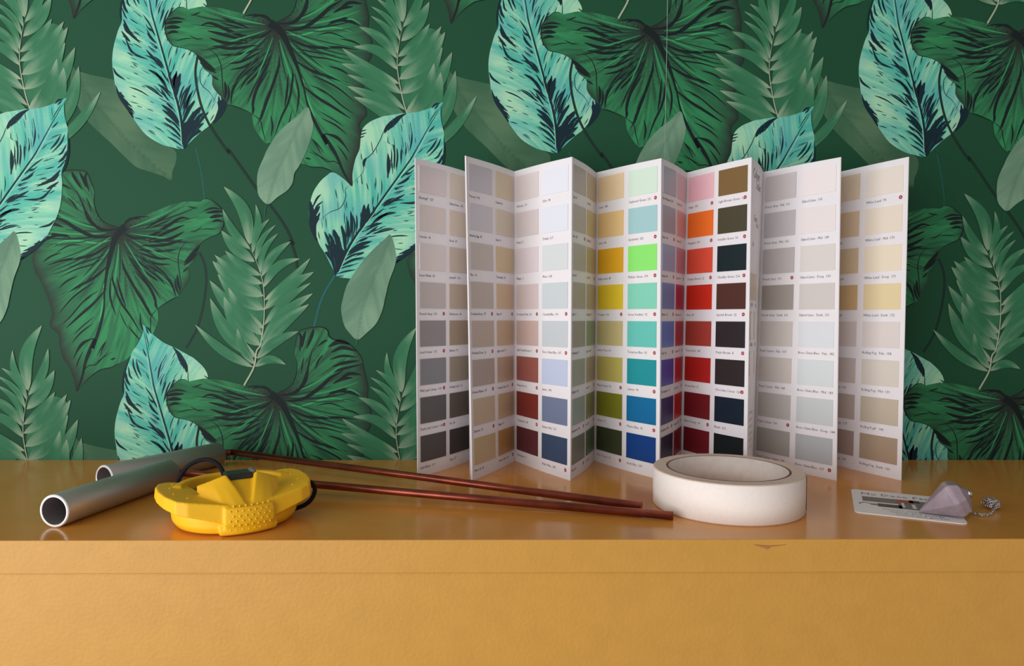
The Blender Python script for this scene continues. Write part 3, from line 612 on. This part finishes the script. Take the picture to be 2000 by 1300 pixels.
# ================= roll of masking tape =================
tp = empty('masking_tape_roll', (.1524, -.1466, 0)); tag(tp, 'roll of cream masking tape lying flat before the colour chart', 'tape')
m_tape = mat('crepe_paper_tape', (238, 228, 220), .75, .2, bump=(1600, .25, .0004), var=(500, .02))
m_tside = mat('tape_side', (222, 198, 182), .7, .2, bump=(1500, .2, .0004), var=(500, .06))
m_core = mat('core_card', (222, 210, 200), .8, .15, var=(200, .05)); m_cedge = mat('core_card_edge', (122, 92, 80), .85, .1, var=(800, .2))
bm = bmesh.new(); RO, RI, TH_ = .04907, .0404, .025
lathe(bm, [(RO, .0006), (RO+.0001, TH_*.5), (RO, TH_-.0006), (RO-.0006, TH_), (RI, TH_), (RI, 0), (RO-.0006, 0)], 128)
o = bm_obj('wound_tape', bm, m_tape, tp); o.data.materials.append(m_tside)
for p in o.data.polygons:
    if abs(p.normal.z) > .7: p.material_index = 1
    else: p.use_smooth = True
bm = bmesh.new(); lathe(bm, [(RI, TH_+.0001), (RI-.0015, TH_+.0001), (RI-.0015, -.0), (RI, 0)], 128)
o = bm_obj('cardboard_core', bm, m_core, tp); o.data.materials.append(m_cedge)
for p in o.data.polygons:
    if abs(p.normal.z) > .3: p.material_index = 1
    else: p.use_smooth = True
bm = bmesh.new()   # loose tape end on the outside
n_ = 10
rows_ = [[bm.verts.new(((RO+.00035*(1-k/n_)+.0001)*math.cos(a_), (RO+.00035*(1-k/n_)+.0001)*math.sin(a_), z)) for z in (.0006, TH_-.0006)] for k, a_ in enumerate([-.42+.018*k for k in range(n_+1)])]
for k in range(n_): bm.faces.new((rows_[k][0], rows_[k+1][0], rows_[k+1][1], rows_[k][1]))
bm_obj('tape_end', bm, m_tape, tp, True)

# ================= dowsing rods =================
m_al = mat('brushed_aluminium', (188, 180, 174), .46, .5, .75, bump=(700, .05, .0002))
m_alc = mat('cut_aluminium', (235, 236, 232), .35, .6, .3)
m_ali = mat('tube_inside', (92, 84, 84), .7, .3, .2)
m_cu = mat('aged_copper', (136, 66, 48), .3, .5, .75, var=(60, .3))
def rod_pair(label, near, far, path):
    t = empty('dowsing_rod', (near[0], near[1], 0)); tag(t, label, 'dowsing rod', 'copper dowsing rods with metal handles')
    off = Vector((near[0], near[1], 0)); n0 = Vector(near)-off; f0 = Vector(far)-off; ax = (f0-n0).normalized(); ln = (f0-n0).length
    bm = bmesh.new(); ro, ri = .0099, .0083
    lathe(bm, [(ro, .0006), (ro, ln-.001), (ro-.001, ln), (ri, ln), (ri, .0002), (ri+.0003, 0), (ro-.0005, 0)], 48)
    o = bm_obj('handle_tube', bm, m_al, t); o.data.materials.append(m_alc); o.data.materials.append(m_ali)
    for p in o.data.polygons:
        c = p.center; rr = math.hypot(c.x, c.y); p.use_smooth = True
        if c.z < .0008 and rr < ro-.00005: p.material_index = 1; p.use_smooth = False
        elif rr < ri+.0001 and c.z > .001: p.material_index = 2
    MT = Matrix.Translation(n0) @ ax.to_track_quat('Z', 'Y').to_matrix().to_4x4(); o.matrix_local = MT
    # stopper inside, so the bore reads dark and closed
    bm = bmesh.new(); lathe(bm, [(ri-.0002, ln*.45), (ri-.0002, ln*.95), (.0001, ln*.95), (.0001, ln*.45)], 24)
    o2 = bm_obj('bore_plug', bm, m_ali, t); o2.matrix_local = MT
    P = [n0+ax*(ln*.9), n0+ax*(ln+.001), n0+ax*(ln+.005)]+[Vector(p)-off for p in path]
    pts = catmull([tuple(p) for p in P[:4]], 8)[:-1]+[np.array(P[3]), np.array(P[3].lerp(P[-1], .5)), np.array(P[-1])]
    bm = bmesh.new(); tube(bm, [tuple(p) for p in pts], .0027, 20)
    o = bm_obj('copper_rod', bm, m_cu, t, True); o['label'] = 'thin dark copper rod'
    for p in o.data.polygons:
        if len(p.vertices) > 4: p.use_smooth = False
    return t
rod_pair('dowsing rod whose metal handle lies in front, its copper rod ending at the tape roll', (-.2672, -.1955, .0099), (-.2486, -.0935, .0099), [(-.2385, -.0925, .0093), (.1071, -.1819, .0027)])
rod_pair('dowsing rod whose metal handle lies behind, its far end against the wallpaper', (-.2846, -.1141, .0099), (-.2400, -.0250, .0099), [(-.2310, -.0175, .0099), (.0905, -.1660, .0044)])

# ================= yellow hand compass =================
m_rub = mat('yellow_rubber', (244, 186, 28), .5, .35, bump=(1200, .08, .0003))
m_rubd = mat('smoked_lens', (112, 102, 94), .18, .5)
m_blk = mat('black_plastic', (34, 34, 34), .35, .5)
m_cord = mat('black_cord', (22, 20, 24), .8, .2, bump=(2500, .5, .0005))
CX, CY = -.1655, -.1790; TH0 = R(33)
cmp_ = empty('hand_compass', (CX, CY, 0), TH0); tag(cmp_, 'yellow rubber handheld compass with a black cord, by the front edge', 'compass')
mm = .001
bm = bmesh.new()
lathe(bm, [(.01*mm, 0), (29*mm, 0), (33.5*mm, 1.4*mm), (36*mm, 5*mm), (36.6*mm, 10*mm), (36*mm, 15*mm), (.01*mm, 15*mm)], 72)
lathe(bm, [(36.5*mm, 10*mm), (37*mm, 14*mm), (36.5*mm, 21*mm), (35*mm, 23.5*mm), (30.5*mm, 23.5*mm), (30*mm, 12*mm)], 48, R(15), R(165))
lathe(bm, [(36*mm, 10*mm), (35.5*mm, 17*mm), (30.5*mm, 17*mm), (30*mm, 12*mm)], 72)
def prism(pl, z0, z1, tp_=.93, cx=0, cy=0):
    lo_ = [bm.verts.new((x*mm, y*mm, (z0+(abs(x)-12)*.27)*mm)) for x, y in pl]; hi = [bm.verts.new(((cx+(x-cx)*tp_)*mm, (cy+(y-cy)*tp_)*mm, (z1+(abs(x)-12)*.15)*mm)) for x, y in pl]
    n = len(pl); bm.faces.new(lo_[::-1]); bm.faces.new(hi)
    for i in range(n): bm.faces.new((lo_[i], lo_[(i+1) % n], hi[(i+1) % n], hi[i]))
for s_ in (-1, 1):
    pl = [(s_*10, -36.5), (s_*32, -31), (s_*38, -27.5), (s_*42.5, -15), (s_*44.5, 0), (s_*44, 14), (s_*41, 24), (s_*36, 29), (s_*30, 30), (s_*25.5, 24), (s_*21, 4), (s_*15, -10), (s_*8, -24)]
    if s_ > 0: pl = pl[::-1]
    prism(pl, 8, 18.8, .955, s_*30, 0)
PI = math.pi
lathe(bm, [(20*mm, 0.2*mm), (33.5*mm, .2*mm), (36.5*mm, 2.5*mm), (39.6*mm, 8*mm), (39.6*mm, 13.5*mm), (38.4*mm, 17*mm), (30*mm, 19*mm), (20*mm, 19*mm)], 20, -PI/2-R(21), -PI/2+R(21))
lathe(bm, [(20*mm, 0.2*mm), (34.5*mm, .2*mm), (37.2*mm, 1.6*mm), (38*mm, 4*mm), (37*mm, 6*mm), (30*mm, 8*mm), (20*mm, 8*mm)], 20, -PI/2-R(26), -PI/2+R(26))
for s_ in (-1, 1):   # the two raised arms of the sighting collar
    nt_, ns_ = 10, 16; outer = []; inner = []
    for i in range(nt_+1):
        t = i/nt_; ro_ = []; ri_ = []
        for j in range(ns_+1):
            s2 = j/ns_
            def pol(r_, ph, z): return Vector((r_*math.cos(-PI/2+s_*R(ph)), r_*math.sin(-PI/2+s_*R(ph)), z))*mm
            bx = np.interp(s2, [0, .25, .5, .75, 1], [.3, 7, 13.5, 19, 24]); by = np.interp(s2, [0, .25, .5, .75, 1], [-38.6, -37.8, -34.5, -22, -9]); Bp = Vector((s_*bx, by, np.interp(s2, [0, .5, 1], [15.5, 17, 22])))*mm; Tp = pol(17+7.5*s2, 32+44*s2, 32-6.5*s2**1.1)
            p_ = Bp.lerp(Tp, t)+Vector((0, 0, 1.2*mm*math.sin(PI*t)))
            ro_.append(bm.verts.new(p_)); h_ = Vector((p_.x, p_.y, 0)).normalized()
            ri_.append(bm.verts.new(p_-h_*3.2*mm-Vector((0, 0, 1.5*mm))))
        outer.append(ro_); inner.append(ri_)
    for i in range(nt_):
        for j in range(ns_):
            bm.faces.new((outer[i][j], outer[i][j+1], outer[i+1][j+1], outer[i+1][j])); bm.faces.new((inner[i][j], inner[i+1][j], inner[i+1][j+1], inner[i][j+1]))
        bm.faces.new((outer[i][0], outer[i+1][0], inner[i+1][0], inner[i][0])); bm.faces.new((outer[i][-1], inner[i][-1], inner[i+1][-1], outer[i+1][-1]))
    for j in range(ns_):
        bm.faces.new((outer[-1][j], outer[-1][j+1], inner[-1][j+1], inner[-1][j])); bm.faces.new((outer[0][j], inner[0][j], inner[0][j+1], outer[0][j+1]))
lathe(bm, [(8*mm, 12*mm), (33.5*mm, 12*mm), (31.5*mm, 19.5*mm), (15.5*mm, 28*mm), (8*mm, 28*mm)], 12, -PI/2-R(34), -PI/2+R(34))
body = bm_obj('rubber_case', bm, m_rub, cmp_)
rm = body.modifiers.new('r', 'REMESH'); rm.mode = 'VOXEL'; rm.voxel_size = .00055; rm.use_smooth_shade = True
sm = body.modifiers.new('s', 'SMOOTH'); sm.iterations = 13; sm.factor = .5
bpy.context.view_layer.update(); dg = bpy.context.evaluated_depsgraph_get()
nm = bpy.data.meshes.new_from_object(body.evaluated_get(dg)); body.modifiers.clear(); body.data = nm
nm.polygons.foreach_set('use_smooth', [True]*len(nm.polygons))
if not nm.materials: nm.materials.append(m_rub)
bm = bmesh.new()
for i in range(7):
    for j in range(6):
        ph = -PI/2+R(-16+i*5+(2.5 if j % 2 else 0)); z = (4.4+2.7*j)*mm
        zz = z/mm; r_ = np.interp(zz, [2.5, 8, 14, 19, 22.5], [36.5, 39.6, 39.4, 37, 33])*mm
        bmesh.ops.create_icosphere(bm, subdivisions=2, radius=.00068, matrix=Matrix.Translation((r_*math.cos(ph), r_*math.sin(ph), z)))
o = bm_obj('grip_dots', bm, m_rub, cmp_, True); o['kind'] = 'stuff'
bm = bmesh.new()
for s_ in (-1, 1):
    for x, y in ((36, -8), (36, 8), (30, -18), (33, 20)):
        bm = bmesh.new(); bmesh.ops.create_icosphere(bm, subdivisions=2, radius=.0011, matrix=Matrix.Translation((s_*x*mm, y*mm, (18.4+(x-12)*.15)*mm)))
        bm_obj('top_pimple', bm, m_rub, cmp_, True)
bm = bmesh.new(); lathe(bm, [(.01*mm, 13*mm), (30.2*mm, 13*mm), (30.2*mm, 17.5*mm), (22*mm, 18.6*mm), (.01*mm, 19*mm)], 64)
bm_obj('dial_glass', bm, m_rubd, cmp_, True)
bm = box_bm(-8*mm, 6.5*mm, -14.5*mm, -2*mm, 20*mm, 31.5*mm, .0008, 2); bm_obj('sighting_prism', bm, m_blk, cmp_)
bm = box_bm(6*mm, 9.5*mm, -13*mm, -5*mm, 20*mm, 33.2*mm, .0012, 2); bm_obj('prism_clip', bm, m_rubd, cmp_)
inv = (Matrix.Translation((CX, CY, 0)) @ Matrix.Rotation(TH0, 4, 'Z')).inverted()
def cord_obj(px):
    pts = [inv @ Vector(on_y(x, y, Y)) for x, y, Y in px]
    bm = bmesh.new(); tube(bm, [tuple(p) for p in catmull([tuple(p) for p in pts], 8)], .0014, 12)
    return bm_obj('cord', bm, m_cord, cmp_, True)
cord_obj([(345, 948, -.155), (352, 930, -.155), (365, 912, -.156), (383, 901, -.158), (402, 897, -.160), (418, 901, -.163), (430, 912, -.167), (437, 926, -.172), (440, 940, -.175)])
cord_obj([(585, 938, -.160), (597, 937, -.160), (610, 944, -.161), (615, 957, -.163), (609, 973, -.165), (596, 985, -.167), (575, 993, -.169), (555, 996, -.170)])

# ================= card, crystal pendulum =================
TLc, BLc, BRc = on_z(1662, 956), on_z(1659, 1000), on_z(1880, 1024)
e1 = Vector(BRc-BLc); e2 = Vector(BLc-TLc); e2 = (e2 - e1*(e2.dot(e1)/e1.dot(e1)))
cw, chh = e1.length, e2.length; ux = e1.normalized(); uy = e2.normalized()
m_bc = mat('business_card', linear=(.86, .82, .80), rough=.5, spec=.3)
bcard = empty('business_card', tuple(TLc)); tag(bcard, 'white printed business card with rounded corners under the crystal', 'card')
def cpt(u, v, z): return ux*(u*cw)+uy*(v*chh)+Vector((0, 0, z))
rc = .0035; ol = []
for (cx_, cy_, a_) in ((rc, rc, 180), (cw-rc, rc, 270), (cw-rc, chh-rc, 0), (rc, chh-rc, 90)):
    for k in range(6):
        a2 = R(a_+k*18); ol.append(((cx_+rc*math.cos(a2))/cw, (cy_+rc*math.sin(a2))/chh))
V = [cpt(u, v, .0001) for u, v in ol]+[cpt(u, v, .0007) for u, v in ol]; n_ = len(ol)
mesh_obj('card_stock', V, [tuple(range(n_))[::-1], tuple(range(n_, 2*n_))]+[(i, (i+1) % n_, n_+(i+1) % n_, n_+i) for i in range(n_)], m_bc, bcard)
def cquad(name, u0, u1, v0, v1, c, z=.00078):
    return mesh_obj(name, [cpt(u0, v0, z), cpt(u1, v0, z), cpt(u1, v1, z), cpt(u0, v1, z)], [(0, 1, 2, 3)], mat('card_print', c, .5, .3, var=(900, .35)), bcard)
cquad('photo_strip', .10, .44, .30, .50, (120, 112, 104)); cquad('photo_strip', .44, .96, .30, .68, (128, 122, 120)); cquad('photo_strip', .24, .47, .55, .68, (74, 66, 66))
cquad('photo_strip', .70, .95, .55, .70, (92, 84, 110)); cquad('photo_detail', .44, .60, .30, .46, (160, 84, 70), .00084); cquad('photo_detail', .56, .66, .29, .40, (90, 50, 50), .00084)
cquad('photo_detail', .475, .5, .44, .62, (226, 220, 216), .00088); cquad('photo_detail', .57, .605, .46, .64, (226, 220, 216), .00088); cquad('photo_detail', .17, .24, .58, .64, (130, 122, 120), .00084)
V = []; Fc = []
for k in range(9):
    for rr in (.0044, .0035):
        a2 = R(180+k*22.5); V.append(cpt(.125, .64, .0008)+ux*rr*math.cos(a2)+uy*rr*math.sin(a2)*1.2)
for k in range(8): Fc.append((2*k, 2*k+1, 2*k+3, 2*k+2))
mesh_obj('printed_mark', V, Fc, mat('mark_ink', (70, 62, 62), .6, .3), bcard)
V = []; Fc = []; add_text(V, Fc, 'Mo Deco Feng Shui', 0, 0, .0078, lambda x, y: cpt(.09+x/cw, .215-y*1.15/chh, .0008))
mesh_obj('printed_title', V, Fc, mat('title_ink', (128, 116, 116), .6, .3), bcard)['kind'] = 'stuff'
V = []; Fc = []
for k, s_ in enumerate(('interior consultations', 'colour and energy', 'home and garden')): add_text(V, Fc, s_, 0, 0, .0042, lambda x, y, k=k: cpt(.27+k*.06+x/cw, .785+k*.075-y/chh, .0008))
mesh_obj('printed_text', V, Fc, mat('pale_ink', (150, 140, 138), .6, .3), bcard)['kind'] = 'stuff'

m_cry = mat('pale_amethyst', (160, 143, 152), .3, .5, var=(160, .14), sss=.25, trans=.1)
m_sil = mat('silver', (205, 200, 198), .22, .5, 1.)
tipw = Vector(on_z(1795, 999, .0015)); wide = Vector(on_z(1866, 973, .0122))
pend = empty('crystal_pendulum', (wide.x, wide.y, 0)); tag(pend, 'pale purple faceted crystal pendulum lying across the card', 'pendulum')
po = Vector((wide.x, wide.y, 0)); ax = (wide-tipw).normalized(); ln = (wide-tipw).length
q_ = ax.to_track_quat('Z', 'Y'); bm = bmesh.new(); NF = 6
prof = [(.0006, 0), (.0118, ln*.9), (.0121, ln*1.0), (.0098, ln*1.2), (.0036, ln*1.34)]
PH = max([k*PI/18 for k in range(6)], key=lambda h: min((q_ @ Vector((math.cos(2*PI*k/NF+h), math.sin(2*PI*k/NF+h), 0))).z for k in range(NF)))
rings = []
for r_, z in prof:
    rings.append([bm.verts.new(tipw-po+q_ @ Vector((r_*math.cos(2*PI*k/NF+PH), r_*math.sin(2*PI*k/NF+PH), z))) for k in range(NF)])
for i in range(len(prof)-1):
    for k in range(NF): bm.faces.new((rings[i][k], rings[i][(k+1) % NF], rings[i+1][(k+1) % NF], rings[i+1][k]))
bm.faces.new(rings[0][::-1]); bm.faces.new(rings[-1])
zmin = min(v.co.z for v in bm.verts)
for v in bm.verts: v.co.z += max(0, .0010-zmin)
bmesh.ops.bevel(bm, geom=bm.edges[:], offset=.0004, segments=1, affect='EDGES')
bm_obj('crystal', bm, m_cry, pend)
def link_torus(bm, c, d, up, R_=.0010, r_=.00034, ns=10, nr=5):
    d = d.normalized(); up = (up-d*up.dot(d)).normalized(); n_ = d.cross(up); rg = []
    for i in range(ns):
        a_ = 2*PI*i/ns; o_ = d*math.cos(a_)*R_*1.45+up*math.sin(a_)*R_; on = o_.normalized()
        rg.append([bm.verts.new(c+o_+on*r_*math.cos(b_)+n_*r_*math.sin(b_)) for b_ in [2*PI*j/nr for j in range(nr)]])
    for i in range(ns):
        for j in range(nr): bm.faces.new((rg[i][j], rg[(i+1) % ns][j], rg[(i+1) % ns][(j+1) % nr], rg[i][(j+1) % nr]))
rnd = random.Random(5); bm = bmesh.new()
endc = tipw+ax*ln*1.34
path = [endc]+[Vector(on_z(x, y, z)) for x, y, z in ((1893, 995, .004), (1900, 999, .0016), (1908, 1003, .0011), (1920, 1005, .0011), (1930, 1004, .0011), (1938, 1000, .0012))]
hc = Vector(on_z(1936, 993, 0))
for k in range(46):
    a_ = k*.72; rr = .0048*(1-.35*(k/46))*(.55+.45*abs(math.sin(k*1.7)))
    path.append(hc+Vector((rr*math.cos(a_), rr*1.1*math.sin(a_), .0011+.0052*(k/46)+.0008*rnd.random())))
pp = catmull([tuple(p) for p in path], 6); acc = 0; last = Vector(pp[0]); kk = 0
for p in pp[1:]:
    v = Vector(p); acc += (v-last).length
    if acc > .0019:
        link_torus(bm, v-po, v-last if (v-last).length > 1e-6 else Vector((1, 0, 0)), Vector((0, 0, 1)) if kk % 2 else Vector((rnd.uniform(-1, 1), 1, .2))); acc = 0; kk += 1
    last = v
bm_obj('chain', bm, m_sil, pend, True)['kind'] = 'stuff'
bm = bmesh.new(); lathe(bm, [(.0001, 0), (.0026, 0), (.0028, .0012), (.0016, .0024), (.0001, .0026)], 16)
o = bm_obj('cap', bm, m_sil, pend, True); o.matrix_local = Matrix.Translation(tipw-po+ax*ln*1.33) @ q_.to_matrix().to_4x4()
